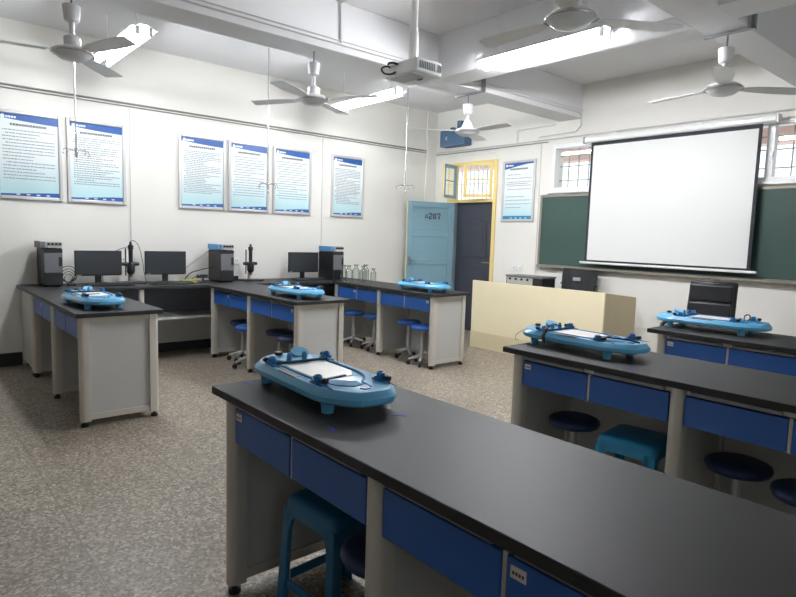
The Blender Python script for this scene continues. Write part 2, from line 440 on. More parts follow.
# ------------------------------------------------------------------ chalkboard and projection screen
r = thing('chalkboard', 'long green chalkboard on the front wall, partly hidden by the projection screen', 'chalkboard', (2.044, 0, 1.048))
bw, bh = 3.9, .93
MB().box(.03, bw-.03, -.03, 0, .03, bh-.03).build('writing_surface', 'board', r)
mb = MB().box(0, .035, -.045, 0, 0, bh).box(bw-.035, bw, -.045, 0, 0, bh).box(.035, bw-.035, -.045, 0, bh-.03, bh).box(.035, bw-.035, -.045, 0, 0, .035)
mb.build('frame', 'board_frame', r, bevel=.004)
MB().box(.02, bw-.02, -.085, -.045, .0, .012).box(.02, bw-.02, -.09, -.082, 0, .025).build('chalk_ledge', 'board_frame', r)
r = thing('projection_screen', 'white pull-down projection screen with black border hanging before the chalkboard', 'screen', (2.705, -.12, 1.13))
cw = 2.055
MB().box(0, cw, -.035, .045, 1.435, 1.505).build('casing', 'gloss_white', r, bevel=.02)
for x in (0, cw): MB().box(x-.012, x+.012, -.04, .05, 1.43, 1.51).build('end_cap', 'lightgrey', r, bevel=.006)
for x in (.35, cw-.75): MB().box(x, x+.06, -.02, .05, 1.50, 1.52).box(x, x+.06, .04, .108, 1.50, 1.52).build('wall_bracket', 'gloss_white', r, bevel=.003)
MB().box(.09, cw-.13, -.001, .001, .02, 1.44).build('border', 'screen_border', r)
MB().box(.122, cw-.162, -.0025, .0025, .045, 1.395).build('fabric', 'screen', r)
MB().tube([(.03, 0, .01), (cw-.07, 0, .01)], .014, 12).build('bottom_bar', 'gloss_white', r)

# ------------------------------------------------------------------ lab benches
def column(mb, x, y, w, d, z0, z1, out):     # rounded post, round side towards out (-1: -y)
    pts = []
    for i in range(9):
        a = PI*i/8
        pts.append((x + w/2*math.cos(a), y + out*(d*.45*math.sin(a))))
    pts += [(x-w/2, y-out*d*.5), (x+w/2, y-out*d*.5)]
    mb.prism(pts, z0, z1)
def lab_bench(label, x0, yf, L, D, legs, labels, lx, groove=True):
    r = thing('lab_bench', label, 'lab bench', (x0, yf, 0))
    MB().box(0, L, 0, D, .770, .80).build('worktop', 'top', r, bevel=.003)
    for k, lx_ in enumerate(legs):
        for y, o in ((.055, -1), (D-.055, 1)):
            mb = MB(); column(mb, lx_, y, .062, .07, .04, .770, o); lg = mb.build('leg', 'alu', r, sharp=50)
            MB().cyl((lx_, y, 0), (lx_, y, .018), .024).cyl((lx_, y, .018), (lx_, y, .042), .012).build('levelling_foot', 'foot', lg)
        MB().box(lx_-.022, lx_+.022, .085, D-.085, .05, .09).build('panel_rail', 'alu', r)
        MB().box(lx_-.022, lx_+.022, .085, D-.085, .73, .770).build('panel_rail', 'alu', r)
        MB().box(lx_-.012, lx_+.012, .085, D-.085, .09, .73).build('side_panel', 'panel', r)
    n = 0
    for a, b in zip(legs, legs[1:]):
        MB().box(a+.02, b-.02, D-.07, D-.055, .06, .770).build('back_panel', 'panel', r)
        mb = MB().box(a+.034, b-.034, .055, .075, .740, .770)
        ap = mb.build('apron_rail', 'alu', r)
        mid = (a+b)/2
        MB().box(mid-.006, mid+.006, .045, .065, .60, .738).build('divider_strip', 'alu', r)
        for c, dd in ((a+.036, mid-.008), (mid+.008, b-.036)):
            dr = MB().box(c, dd, .040, .058, .605, .735).build('drawer', 'drawer', r, bevel=.002)
            MB().box(c+.03, dd-.03, .058, .40, .615, .72).build('drawer_box', 'panel_dark', dr)
            MB().box(c+.02, dd-.02, .034, .046, .742, .762).build('finger_pull', 'steel', dr, bevel=.004)
            if n in labels:
                q = (c+.012) if lx < 0 else (dd-.052)
                lp = MB().box(q, q+.04, .0375, .0400, .695, .722).build('label_plate', 'label', dr, bevel=.001)
                mk = MB()
                for i in range(4): mk.box(q+.006+i*.008, q+.011+i*.008, .0369, .0375, .704, .711)
                mk.build('label_print', 'ink', lp)
            n += 1
    return r
lab_bench('black-topped lab bench nearest the camera, running out of the lower right corner', 4.70, -5.63, 2.72, .58, [.085, .945, 1.805, 2.635], [0, 3, 4], -1)
lab_bench('black-topped island lab bench in the middle row, navy and teal stools tucked under it', 4.755, -4.00, 2.72, .60, [.077, .937, 1.797, 2.64], [0, 4], -1)
lab_bench('black-topped island lab bench in the rear row, in front of the leather chair', 4.835, -2.54, 2.72, .58, [.085, .945, 1.805, 2.635], [0], -1)
lab_bench('left peninsula lab bench reaching out from the wall bench by the first computer tower', .607, -5.61, 1.84, .578, [.02, .885, 1.775], [0], 1)
lab_bench('middle peninsula lab bench reaching out from the wall bench by the second tower', .607, -3.925, 1.84, .56, [.02, .885, 1.775], [0, 3], 1)
lab_bench('right peninsula lab bench nearest the blue door, glass bottles at its wall end', .607, -2.30, 1.84, .56, [.02, .885, 1.775], [0, 3], 1)
# wall bench with open shelf
r = thing('wall_bench', 'long black-topped wall bench with grey shelf carrying the computers', 'lab bench', (0, -5.61, 0))
WL = 3.87
MB().box(.002, .603, 0, WL, .770, .80).build('worktop', 'top', r, bevel=.003)
for y in (.05, 1.0, 1.78, 2.7, WL-.05):
    mb = MB(); mb.box(.535, .585, y-.025, y+.025, .04, .770); lg = mb.build('leg', 'alu', r, bevel=.012)
    MB().cyl((.56, y, 0), (.56, y, .042), .02).build('levelling_foot', 'foot', lg)
for y in (.05, WL-.05): MB().box(.02, .535, y-.012, y+.012, .06, .770).build('end_panel', 'panel', r)
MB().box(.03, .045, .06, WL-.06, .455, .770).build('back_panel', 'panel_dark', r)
MB().box(.03, .045, .06, WL-.06, .10, .435).build('back_panel', 'panel', r)
MB().box(.045, .545, .062, WL-.062, .435, .455).build('shelf', 'panel', r)
MB().box(.03, .06, .06, WL-.06, 0, .10).build('kick_board', 'base', r)

# ------------------------------------------------------------------ operating trays
def outline(hl, hw, k=1., z=0.):
    pts = []; n = 22; rr = .16
    for i in range(n+1):
        a = PI/2 + PI*i/n
        pts.append((-hl+rr+rr*math.cos(a), hw*math.sin(a)))
    pts += [(hl-.17, -hw), (hl-.11, -hw*.94), (hl-.03, -hw*.60), (hl-.006, -hw*.42), (hl, -hw*.25)]
    pts += [(x, -y) for x, y in pts[-1:-6:-1]]
    return [((x)*k if k == 1. else x - (1-k)*(.16 if False else .30)*(1 if x > 0 else -1)*min(1, abs(x)/.15), y*k, z) for x, y in pts]
def make_tray():
    r = thing('operating_tray', 'x', 'operating tray', (0, 0, 0))
    hl, hw = .365, .152
    rg = [outline(hl-.006, hw-.006, 1, .040), outline(hl, hw, 1, .046), outline(hl, hw, 1, .062), outline(hl-.018, hw-.018, 1, .0835), outline(hl-.022, hw-.022, 1, .085)]
    MB().rings(rg).build('tray_body', 'cyan', r, sharp=28)
    for x in (-.235, .225):
        for y in (-.105, .105):
            MB().lathe([(.020, 0), (.024, .044)], (x, y, 0)).build('leg', 'cyan', r)
    for x, y in ((-.05, -.08), (.05, .08), (.14, -.03)): MB().lathe([(.008, .026), (.012, .042)], (x, y, 0), 10).build('underside_lug', 'cyan_dark', r)
    # metal plate, raised rim and drain groove
    MB().prism([(-.115, -.085), (.07, -.085), (.13, -.05), (.145, 0), (.13, .05), (.07, .085), (-.115, .085)], .085, .0875).build('metal_plate', 'plate', r, bevel=.001)
    mb = MB(); mb.tube(smoothline([(-.13, .098, .0865), (.08, .098, .0865), (.17, .075, .0865), (.225, .03, .0865), (.26, .022, .0865), (.30, .012, .0865)]), .0045)
    mb.tube(smoothline([(-.13, -.098, .0865), (.08, -.098, .0865), (.18, -.075, .0865)]), .003)
    mb.build('drain_groove', 'cyan_dark', r)
    MB().prism([(.135, -.10), (.225, -.075), (.27, -.03), (.255, .012), (.205, .018)], .085, .0872).build('drain_recess', 'cyan_dark', r)
    MB().prism([(.262, .020), (.315, .004), (.318, -.020), (.30, -.030), (.275, -.012)], .0850, .0880).build('drain_outlet', 'deepblue', r)
    # head rest
    MB().lathe([(.083, .084), (.080, .092), (.07, .0935)], (-.225, .0, 0), 28).build('head_ring', 'cyan', r)
    mb = MB(); n = 18; cx, cy, rad = -.232, .035, .034
    lo = [(cx+rad*math.cos(2*PI*i/n), cy+rad*math.sin(2*PI*i/n), .0935) for i in range(n)]
    hi = [(x, y, .096 + .030*max(0, (-(x-cx)/rad*.75+.25*(y-cy)/rad + 1)/2)) for x, y, z in lo]
    mb.rings([lo, hi]); mb.build('head_wedge', 'cyan', r)
    for y in (-.045, .02): MB().lathe([(.011, .092), (.008, .12), (.005, .124)], (-.165, y, 0), 12).build('peg', 'cyan_dark', r)
    MB().lathe([(.010, .0935), (.016, .096), (.016, .106), (.010, .108)], (-.275, -.035, 0), 14).build('knob', 'black', r)
    MB().tube([(-.135, -.11, .094), (-.128, .10, .094)], .0055).build('cross_bar', 'black', r)
    MB().box(-.075, .055, -.136, -.112, .082, .0862).build('name_plate', 'grey', r)
    for x, y, kx, ky, sx, sy in ((-.165, -.116, -.035, -.008, 0, 0), (.17, -.112, .03, .010, -.015, .085), (-.165, .118, -.03, .004, 0, 0), (.235, .098, .034, .006, 0, 0)):
        cb = MB().box(x-.035, x+.042, y-.014, y+.014, .083, .090).build('clamp', 'deepblue', r, bevel=.003)
        MB().lathe([(.015, .09), (.015, .112), (.011, .114), (.011, .110)], (x, y, 0), 14).box(x-.016, x+.016, y-.016, y+.016, .09, .1).build('clamp_post', 'deepblue', cb)
        MB().lathe([(.008, .09), (.013, .093), (.013, .104), (.009, .107)], (x+kx, y+ky, 0), 12).build('clamp_knob', 'black', cb)
        if sx: MB().prism([(x+kx, y+ky-.006), (x+kx+sx, y+ky+sy), (x+kx+sx+.012, y+ky+sy), (x+kx+.012, y+ky-.006)], .104, .1085).build('strap', 'black', cb)
        MB().box(x+.045, x+.095, y-.002, y+.002, .0845, .0862).build('slot', 'black', cb)
    return r
tray = make_tray()
TR = [(5.01, -5.345, .80, -3, 'sky-blue animal operating tray on the bench nearest the camera, largest of the trays'),
      (5.045, -3.69, .80, -3, 'sky-blue animal operating tray on the middle-row bench, strap hanging over its side'),
      (5.12, -2.20, .80, 3, 'sky-blue animal operating tray on the rear-row bench before the leather chair'),
      (2.00, -5.395, .80, 4, 'blue animal operating tray on the left peninsula bench'),
      (2.03, -3.68, .80, 1, 'blue animal operating tray on the middle peninsula bench'),
      (2.025, -2.065, .80, 0, 'blue animal operating tray on the right peninsula bench before the blue door')]
for i, (x, y, z, a, lb) in enumerate(TR):
    if i == 0: o = tray; o.location = (x, y, z); o.rotation_euler = (0, 0, math.radians(a)); o['label'] = lb
    else: o = dup(tray, (x, y, z), math.radians(a), lb)
    o['group'] = 'operating trays on the benches'
    if i == 1:
        MB().prism([(-.14, .0), (-.118, .0), (-.118, .004), (-.14, .004)], 0, .001)
        st = MB(); pa = smoothline([(-.10, -.06, .118), (-.12, -.10, .128), (-.125, -.145, .11), (-.125, -.168, .075), (-.12, -.172, .03)], 6)
        for a_, b_ in zip(pa, pa[1:]):
            st.face([a_+Vector((-.01, 0, 0)), a_+Vector((.01, 0, 0)), b_+Vector((.01, 0, 0)), b_+Vector((-.01, 0, 0))])
        so = st.build('loose_strap', 'black', o); m_ = so.modifiers.new('thickness', 'SOLIDIFY'); m_.thickness = .003
        MB().tube(smoothline([(-.36, -.05, .06), (-.40, -.07, .03), (-.39, -.09, .004), (-.36, -.10, .003)]), .0015, 6).build('cord', 'cable', o)
        MB().tube([(.185, -.106, .106), (.28, -.02, .1), (.33, .01, .088)], .004).build('retaining_bar', 'black', o)
    if i == 2:
        MB().tube(smoothline([(.20, .02, .09), (.19, .06, .115), (.205, .08, .125), (.225, .06, .11), (.22, .03, .088)]), .004).build('loose_strap', 'black', o)
# tape marks stuck to bench tops
for (x, y, a, lb, bench) in ((4.735, -5.50, 20, 'small blue tape scrap at far left corner of the nearest bench top', 0), (5.375, -5.545, -10, 'blue tape mark in front of the tray on the nearest bench', 0), (5.39, -5.29, 40, 'blue tape mark off the right end of the tray on the nearest bench', 0), (5.45, -3.92, 10, 'blue tape mark beside the tray on the middle-row bench', 1)):
    t = MB().prism([(-.022, -.006), (.0, -.001), (.022, -.008), (.024, .003), (0, .008), (-.02, .004)], 0, .0008).build('tape_mark', 'tape', None)
    t.location = (x, y, .8002); t.rotation_euler = (0, 0, math.radians(a)); tag(t, lb, 'tape')

# ------------------------------------------------------------------ computers on the wall bench
def pc_tower(x, y, label, blue):
    r = thing('computer_tower', label, 'computer', (x, y, .80))          # front faces +x
    MB().box(-.34, 0, -.08, .08, .012, .365).build('case', 'black', r, bevel=.006)
    for a in (-.31, -.04):
        for b in (-.06, .06): MB().cyl((a, b, 0), (a, b, .013), .012, n=10).build('foot', 'foot', r)
    MB().box(0, .012, -.078, .078, .135, .325).build('front_panel', 'grey', r, bevel=.004)
    MB().box(0, .010, -.078, .078, .015, .13).build('lower_bezel', 'black', r, bevel=.004)
    MB().box(.012, .016, .045, .074, .20, .285).build('drive_slot', 'black', r)
    MB().box(0, .01, -.078, .078, .33, .362).build('top_bezel', 'black', r)
    s = thing('recorder_box', label.replace('black computer tower', blue+' recorder box on the black tower'), 'recorder', (x+.005, y-.012, 1.1655))
    MB().box(-.30, .0, -.09, .092, .006, .068).build('case', 'lightgrey', s, bevel=.004)
    MB().box(-.30, -.02, -.094, -.088, .006, .068).build('side_cover', 'instr_blue' if blue == 'blue' else 'grey', s, bevel=.002)
    MB().box(-.001, .004, -.088, -.055, .008, .066).build('front_cover', 'instr_blue' if blue == 'blue' else 'grey', s)
    MB().box(-.001, .003, -.028, .092, .010, .022).build('front_strip', 'gloss_white', s)
    for k in range(4): MB().cyl((0, -.025+.032*k, .046), (.016, -.025+.032*k, .046), .011, n=12).build('knob', 'black', s)
    for a in (-.28, -.03):
        for b in (-.07, .08): MB().cyl((a, b, 0), (a, b, .007), .01, n=8).build('foot', 'foot', s)
pc_tower(.365, -5.352, 'black computer tower at the left end of the wall bench', 'grey')
pc_tower(.385, -3.608, 'black computer tower at the head of the middle peninsula bench', 'blue')
pc_tower(.52, -2.165, 'black computer tower beside the glass bottles', 'blue')
def monitor(x, y, label, first=[None], rz=0.):
    if first[0] is not None: return dup(first[0], (x, y, .80), rz, label)
    r = thing('computer_monitor', label, 'monitor', (x, y, .80), rz, 'monitors on the wall bench')
    MB().box(-.022, .0, -.222, .222, .088, .345).build('casing', 'black', r, bevel=.005)
    MB().box(0, .0015, -.210, .210, .104, .334).build('screen', 'screen_black', r)
    MB().box(-.05, -.022, -.03, .03, .01, .24).build('stand_neck', 'black', r, bevel=.005)
    MB().prism([(.09*math.cos(2*PI*i/24)-.03, .12*math.sin(2*PI*i/24)) for i in range(24)], 0, .012).build('stand_base', 'black', r, bevel=.003)
    MB().box(.0, .002, -.208, -.165, .092, .1).build('badge', 'lightgrey', r)
    MB().box(.0, .002, .205, .216, .091, .1).build('power_light', 'orange', r)
    first[0] = r; return r
mon_a = monitor(.20, -4.912, 'black computer monitor between the first tower and the first stand microscope')
mon_b = monitor(.20, -4.233, 'black computer monitor between the first stand microscope and the middle tower')
monitor(.20, -2.48, 'black computer monitor left of the tower by the glass bottles')
def keyboard(x, y, label, first=[None]):
    if first[0] is not None: return dup(first[0], (x, y, .80), 0, label)
    r = thing('keyboard', label, 'keyboard', (x, y, .80), 0, 'keyboards on the wall bench')
    MB().box(-.065, .065, -.215, .215, 0, .02).build('body', 'black', r, bevel=.005)
    mb = MB()
    for i in range(5):
        for j in range(16): mb.box(-.055+i*.022, -.037+i*.022, -.205+j*.0257, -.184+j*.0257, .02, .027)
    mb.build('keys', 'screen_black', r); first[0] = r; return r
keyboard(.40, -4.86, 'black keyboard in front of the monitor by the first tower')
keyboard(.40, -4.24, 'black keyboard in front of the second monitor from the left')
keyboard(.40, -2.52, 'black keyboard in front of the monitor by the bottles')
def scope(x, y, label, first=[None]):
    if first[0] is not None: return dup(first[0], (x, y, .80), 0, label)
    r = thing('stand_microscope', label, 'microscope', (x, y, .80), 0, 'stand microscopes on the wall bench')
    MB().box(-.08, .10, -.13, .13, 0, .018).build('base_plate', 'black', r, bevel=.008)
    MB().cyl((-.04, 0, .018), (-.04, 0, .10), .018).build('column', 'lightgrey', r)
    MB().cyl((-.04, -.04, .08), (-.04, -.04, .37), .007).build('guide_rod', 'black', r)
    MB().lathe([(.028, .10), (.04, .12), (.042, .19), (.03, .22)], (0, 0, 0)).box(-.05, 0, -.02, .02, .14, .20).build('focus_block', 'black', r)
    for s in (-1, 1): MB().cyl((-.01, .03*s, .205), (-.01, .085*s, .205), .022, .018).build('focus_knob', 'black', r)
    MB().lathe([(.021, .215), (.022, .36), (.028, .365), (.028, .405), (.014, .41), (.010, .44)], (0, 0, 0)).build('tube', 'black', r)
    MB().lathe([(.016, .07), (.022, .10)], (0, 0, 0)).build('objective', 'steel', r)
    first[0] = r; return r
sco_a = scope(.18, -4.595, 'black stand microscope between the two left monitors')
scope(.22, -3.235, 'black stand microscope alone near the wall socket, right of the middle tower')
def cable(pts, parent, m='cable', r=.004, k=6, name='cable'):     # a lead belongs to the device it comes from
    l = parent.location
    return MB().tube([p-l for p in smoothline(pts, k)], r, 6).build(name, m, parent)
# coil of cables by the first tower
mb = MB()
for i in range(4):
    rr = .04+.014*i; pts = [(.11+.02*math.sin(a*3+i), -5.175+rr*math.cos(a)*(.9+.1*i/4), .805+.02+rr*.95+rr*math.sin(a)) for a in [2*PI*j/18 for j in range(19)]]
    mb.tube(pts, .0035, 6)
tag(mb.build('cable_coil', 'cable'), 'tangled coil of black cables standing between first tower and its monitor', 'cable')
tag(MB().box(-.05, .05, -.035, .035, 0, .03).lathe([(.02, .03), (.012, .05)], n=12).build('adapter_box', 'black', None, bevel=.006, loc=(.30, -5.19, .80)), 'small black adapter lying right of the first tower', 'adapter')
cable([(.012, -4.535, 1.19), (.02, -4.62, 1.17), (.05, -4.72, 1.13), (.10, -4.82, 1.06), (.13, -4.86, .95), (.14, -4.86, .806)], mon_a, r=.003)
cable([(.18, -4.595, 1.242), (.16, -4.56, 1.255), (.13, -4.50, 1.20), (.12, -4.46, 1.05), (.12, -4.44, .9), (.14, -4.42, .806)], sco_a, r=.003)
cable([(.10, -4.0, .806), (.12, -3.95, .88), (.15, -3.88, .92), (.20, -3.71, .965), (.22, -3.696, .97)], mon_b, r=.006)
cable([(.10, -4.02, .9), (.12, -3.95, .98), (.16, -3.82, 1.08), (.2, -3.718, 1.19)], mon_b, 'gcable', .003)
cable([(.2, -3.98, .806), (.24, -3.9, .87), (.25, -3.82, .88), (.25, -3.76, .83), (.26, -3.75, .805)], mon_b, r=.004)
cable([(.25, -4.50, .804), (.32, -4.45, .82), (.33, -4.36, .806), (.30, -4.30, .806)], sco_a, r=.004)
tag(MB().box(-.04, .04, -.085, .085, 0, .035).build('small_carton', 'yellowgreen', None, bevel=.003, loc=(.29, -4.02, .80)), 'yellow-green small carton lying under right end of second monitor', 'box')
r = thing('desk_camera', 'black desk camera on small stand left of the middle tower', 'camera', (.33, -3.87, .80))
MB().lathe([(.04, 0), (.04, .01), (.012, .014), (.010, .06)], n=16).build('base', 'black', r)
MB().box(-.03, .03, -.035, .045, .055, .09).cyl((0, -.035, .072), (0, -.07, .072), .02).build('head', 'black', r, bevel=.004)
tag(MB().box(-.03, .03, -.05, .05, 0, .025).box(-.02, .02, .0, .06, .02, .05).build('power_plug', 'black', None, bevel=.005, loc=(.10, -3.40, .80)), 'black power plug brick on wall bench right of the middle tower', 'plug')

# glass bottles
def bottle(x, y, label, s=1., first=[None]):
    if first[0] is not None:
        o = dup(first[0], (x, y, .80), 0, label); o.scale = (s, s, s); return o
    r = thing('glass_bottle', label, 'bottle', (x, y, .80), 0, 'glass bottles on the right peninsula')
    MB().lathe([(.03, .002), (.043, .006), (.045, .02), (.045, .13), (.038, .15), (.022, .165), (.021, .19), (.021, .2)], cap1=False).build('body', 'bottle', r)
    MB().lathe([(.021, .188), (.031, .190), (.031, .203), (.019, .204), (.019, .19)], cap0=False, cap1=False).build('lip', 'bottle', r)
    first[0] = r; return r
for i, (x, y, s, lb) in enumerate(((.645, -2.16, 1., 'clear glass bottle touching the tower, first of the row'), (.78, -2.18, 1.02, 'clear glass bottle second from the tower, front of the row'),
        (.78, -2.07, 1.06, 'clear glass bottle third from the tower'), (.87, -2.02, 1., 'clear glass bottle fourth from the tower, in front'),
        (.77, -1.91, 1.06, 'tall clear glass bottle fifth from the tower, at the back'), (.87, -1.86, .84, 'smallest clear glass bottle, farthest from the tower'))):
    o = bottle(x, y, lb, s)

# ------------------------------------------------------------------ stools
def round_stool(x, y, rz, label, key, first={}):
    if key in first: return dup(first[key], (x, y, 0), rz, label)
    r = thing('round_stool', label, 'stool', (x, y, 0), rz, 'round swivel stools under the benches')
    MB().lathe([(.11, .385), (.128, .392), (.136, .41), (.132, .425), (.11, .435)], n=32).build('seat', key, r, sharp=60)
    MB().cyl((0, 0, .2), (0, 0, .387), .02).cyl((0, 0, .07), (0, 0, .24), .027).build('column', 'lightgrey', r)
    for k in range(5):
        a = 2*PI*k/5; c, s = math.cos(a), math.sin(a)
        lg = MB().cyl((.02*c, .02*s, .095), (.15*c, .15*s, .062), .018, .012, 10).build('leg', 'lightgrey', r)
        MB().cyl((.15*c-.012*s, .15*s+.012*c, .024), (.15*c+.012*s, .15*s-.012*c, .024), .024).cyl((.15*c, .15*s, .04), (.15*c, .15*s, .065), .006).build('caster', 'foot', lg)
    first[key] = r; return r
for x, y, a, k, lb in (
    (.95, -3.68, .3, 'seat_dark', 'dark blue round stool under the wall-end bay of the middle peninsula, rear one'),
    (1.28, -3.78, .9, 'seat', 'blue round stool under the wall-end bay of the middle peninsula, nearer the mid leg'),
    (1.70, -3.66, .2, 'seat_dark', 'dark blue round stool in shade under outer bay of the middle peninsula, rear one'),
    (2.06, -3.74, .5, 'seat_dark', 'dark blue round stool in shade under outer bay of the middle peninsula, front one'),
    (.83, -2.12, .4, 'seat', 'blue round stool under the right peninsula, nearest the wall'),
    (1.20, -2.08, .1, 'seat', 'blue round stool under the right peninsula, just left of its mid leg'),
    (1.79, -2.04, .7, 'seat', 'blue round stool under the right peninsula, just right of its mid leg'),
    (2.16, -2.17, .35, 'seat', 'blue round stool half hidden by outer end of the right peninsula'),
    (5.06, -3.74, .4, 'seat_dark', 'navy round stool left of the teal plastic stool under the middle-row bench'),
    (5.87, -3.70, .314, 'seat_dark', 'navy round stool just right of the mid leg under the middle-row bench'),
    (6.17, -3.80, .942, 'seat_dark', 'navy round stool cut by the right edge under the middle-row bench'),
    (5.478, -5.41, .628, 'seat_dark', 'navy round stool in the shade behind teal stool under the nearest bench')):
    round_stool(x, y, a, lb, k)
def plastic_stool(x, y, rz, m, label):
    r = thing('plastic_stool', label, 'stool', (x, y, 0), rz, 'teal plastic stools')
    hs, ts, hh = .166, .132, .445
    def sq(h, z, rr=.03, n=5):
        out = []
        for cx, cy, a0 in ((1, 1, 0), (-1, 1, PI/2), (-1, -1, PI), (1, -1, 3*PI/2)):
            for i in range(n): 
                a = a0 + PI/2*i/(n-1); out.append((cx*(h-rr)+rr*math.cos(a), cy*(h-rr)+rr*math.sin(a), z))
        return out
    MB().rings([sq(ts+.014, hh-.045), sq(ts+.010, hh-.02), sq(ts, hh-.004), sq(ts-.02, hh)]).build('seat', m, r, sharp=60)
    mb = MB()
    for k in range(4):
        R = Matrix.Rotation(k*PI/2, 4, 'Z')
        # apron arch between legs
        def P(u, z, off=0): 
            h = hs + (ts+.012-hs)*(z/(hh-.04)); return R @ Vector((u, h+off, z))
        arc = [(-.115, .30), (-.10, .355), (-.08, .372), (.08, .372), (.10, .355), (.115, .30)]
        n = len(arc)
        for i in range(n-1):
            a, b = arc[i], arc[i+1]
            v = [P(a[0], a[1]), P(b[0], b[1]), P(b[0], hh-.04), P(a[0], hh-.04)]; w = [q - R @ Vector((0, .006, 0)) for q in v]
            mb.rings([v, w])
    mb.build('apron', m, r)
    for k in range(4):
        R = Matrix.Rotation(k*PI/2, 4, 'Z'); mb = MB()
        def ring(z, wl):
            h = hs + (ts+.012-hs)*(z/(hh-.04)); t = .012
            return [R @ Vector(p) for p in ((h, h, z), (h-wl, h, z), (h-wl, h-t, z), (h-t, h-t, z), (h-t, h-wl, z), (h, h-wl, z))]
        mb.rings([ring(0, .052), ring(.14, .045), ring(.30, .04), ring(.40, .055)]); mb.build('leg', m, r, bevel=.004)
    mb = MB()
    for k in range(4):
        R = Matrix.Rotation(k*PI/2, 4, 'Z'); h = hs + (ts+.012-hs)*.12/.4
        mb.box(-h+.05, h-.05, h-.014, h-.004, .10, .135, R)
    mb.build('stretcher', m, r, bevel=.003)
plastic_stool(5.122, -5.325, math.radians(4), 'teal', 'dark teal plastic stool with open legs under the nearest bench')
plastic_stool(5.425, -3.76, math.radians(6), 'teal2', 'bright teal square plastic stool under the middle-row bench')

# ------------------------------------------------------------------ podium and what is behind it
r = thing('podium', 'cream teacher podium with darker side wing before the blackboard', 'podium', (1.67, -.865, 0))
PW = 1.86
MB().box(0, PW, 0, .025, .21, .86).build('front_panel', 'podium', r, bevel=.004)
MB().box(0, PW, -.004, .02, 0, .212).build('plinth', 'podium_base', r, bevel=.003)
YZ = Matrix(((0, 0, 1, 0), (1, 0, 0, 0), (0, 1, 0, 0), (0, 0, 0, 1)))
for x, m_ in ((PW-.025, 'podium_side'), (0, 'podium')):
    MB().prism([(.025, 0), (.67, 0), (.67, .785), (.025, .86)], x, x+.025, YZ).build('side_panel', m_, r, bevel=.003)
MB().box(.025, .80, .025, .66, .71, .735).build('desk_top', 'podium', r)
MB().box(.68, .70, .025, .64, .0, .71).build('pedestal_panel', 'podium', r)
sc = MB()
for x, z in ((.28, .57), (.55, .72), (.57, .55), (1.0, .60), (1.08, .72), (.12, .62), (1.30, .66), (1.4, .45)): sc.cyl((x, 0, z), (x, -.002, z), .006, n=8)
sc.build('screw_cap', 'podium_base', r)
r = thing('equipment_console', 'grey-topped console with silver front panel on the podium desk', 'console', (2.235, -.43, .735))
MB().box(-.27, .28, -.13, .14, .006, .19).build('case', 'black', r, bevel=.006)
MB().box(-.28, .29, -.14, .15, .19, .212).build('lid', 'grey', r, bevel=.005)
MB().box(-.25, .14, -.136, -.13, .02, .185).build('front_panel', 'lightgrey', r)
for k in range(4): MB().cyl((-.2+.09*k, -.13, .165), (-.2+.09*k, -.15, .165), .014, n=12).build('knob', 'black', r)
mb = MB()
for k in range(3): mb.box(-.23, .10, -.14, -.136, .035+.03*k, .045+.03*k)
mb.build('vent_slot', 'steel', r)
for a in (-.24, .25):
    for b in (-.11, .12): MB().cyl((a, b, 0), (a, b, .008), .012, n=8).build('foot', 'foot', r)
def office_chair(loc, rz, label, leather):
    r = thing('office_chair', label, 'chair', loc, rz)    # faces -y at rz = 0
    m_ = 'leather' if leather else 'mesh'
    mb = MB(); mb.cyl((0, 0, .09), (0, 0, .42), .028); mb.build('gas_column', 'black', r)
    for k in range(5):
        a = 2*PI*k/5+.3; c, s = math.cos(a), math.sin(a)
        lg = MB().cyl((.03*c, .03*s, .11), (.27*c, .27*s, .07), .025, .017, 10).build('base_leg', 'black', r)
        MB().cyl((.27*c-.02*s, .27*s+.02*c, .028), (.27*c+.02*s, .27*s-.02*c, .028), .028).cyl((.27*c, .27*s, .04), (.27*c, .27*s, .08), .008).build('caster', 'foot', lg)
    MB().box(-.24, .24, -.25, .22, .42, .50).build('seat', m_, r, bevel=.035, seg=4)
    for s in (-1, 1):
        MB().tube(smoothline([(s*.25, .12, .45), (s*.29, .10, .55), (s*.29, .05, .66), (s*.29, -.12, .67), (s*.29, -.16, .62)]), .018, 10).build('armrest', 'black', r)
    def slab(z0, z1, w0, w1, y0, y1, t):
        mb = MB(); n = 4; rg = []
        for i in range(n+1):
            f = i/n; z = z0+(z1-z0)*f; w = w0+(w1-w0)*f; y = y0+(y1-y0)*f
            ww = w/2; b = t*.4
            rg.append([(-ww, y+t*.3, z), (-ww+.03, y-b*.2, z), (-ww*.5, y-b, z), (0, y-b*1.15, z), (ww*.5, y-b, z), (ww-.03, y-b*.2, z), (ww, y+t*.3, z), (ww-.03, y+t*.6, z), (-ww+.03, y+t*.6, z)])
        return mb.rings(rg)
    if leather:
        bk = slab(.48, 1.06, .44, .42, .20, .30, .09).build('backrest', m_, r, bevel=.02, seg=3, sharp=60)
        for z0, z1, y in ((.55, .70, .176), (.705, .865, .20), (.87, 1.03, .225)):
            MB().box(-.185, .185, -.005, .03, z0-.0, z1).build('back_cushion', m_, bk, bevel=.022, seg=4, loc=(0, y-.0, 0))
    else:
        bk = slab(.56, 1.06, .46, .50, .22, .26, .03).build('backrest', m_, r, bevel=.008)
        MB().box(-.25, .25, .24, .285, .86, .88).box(-.03, .03, .24, .29, .42, .9).build('back_support', 'black', r, bevel=.006)
        MB().box(-.05, .05, .205, .222, .915, .955).build('maker_tag', 'lightgrey', bk, bevel=.002)
    return r
office_chair((2.75, -.40, 0), 0, 'black mesh-backed office chair behind the podium with pale tag', False)
office_chair((4.58, -1.02, 0), math.radians(8), 'black padded leather office chair before the chalkboard behind the rear bench', True)

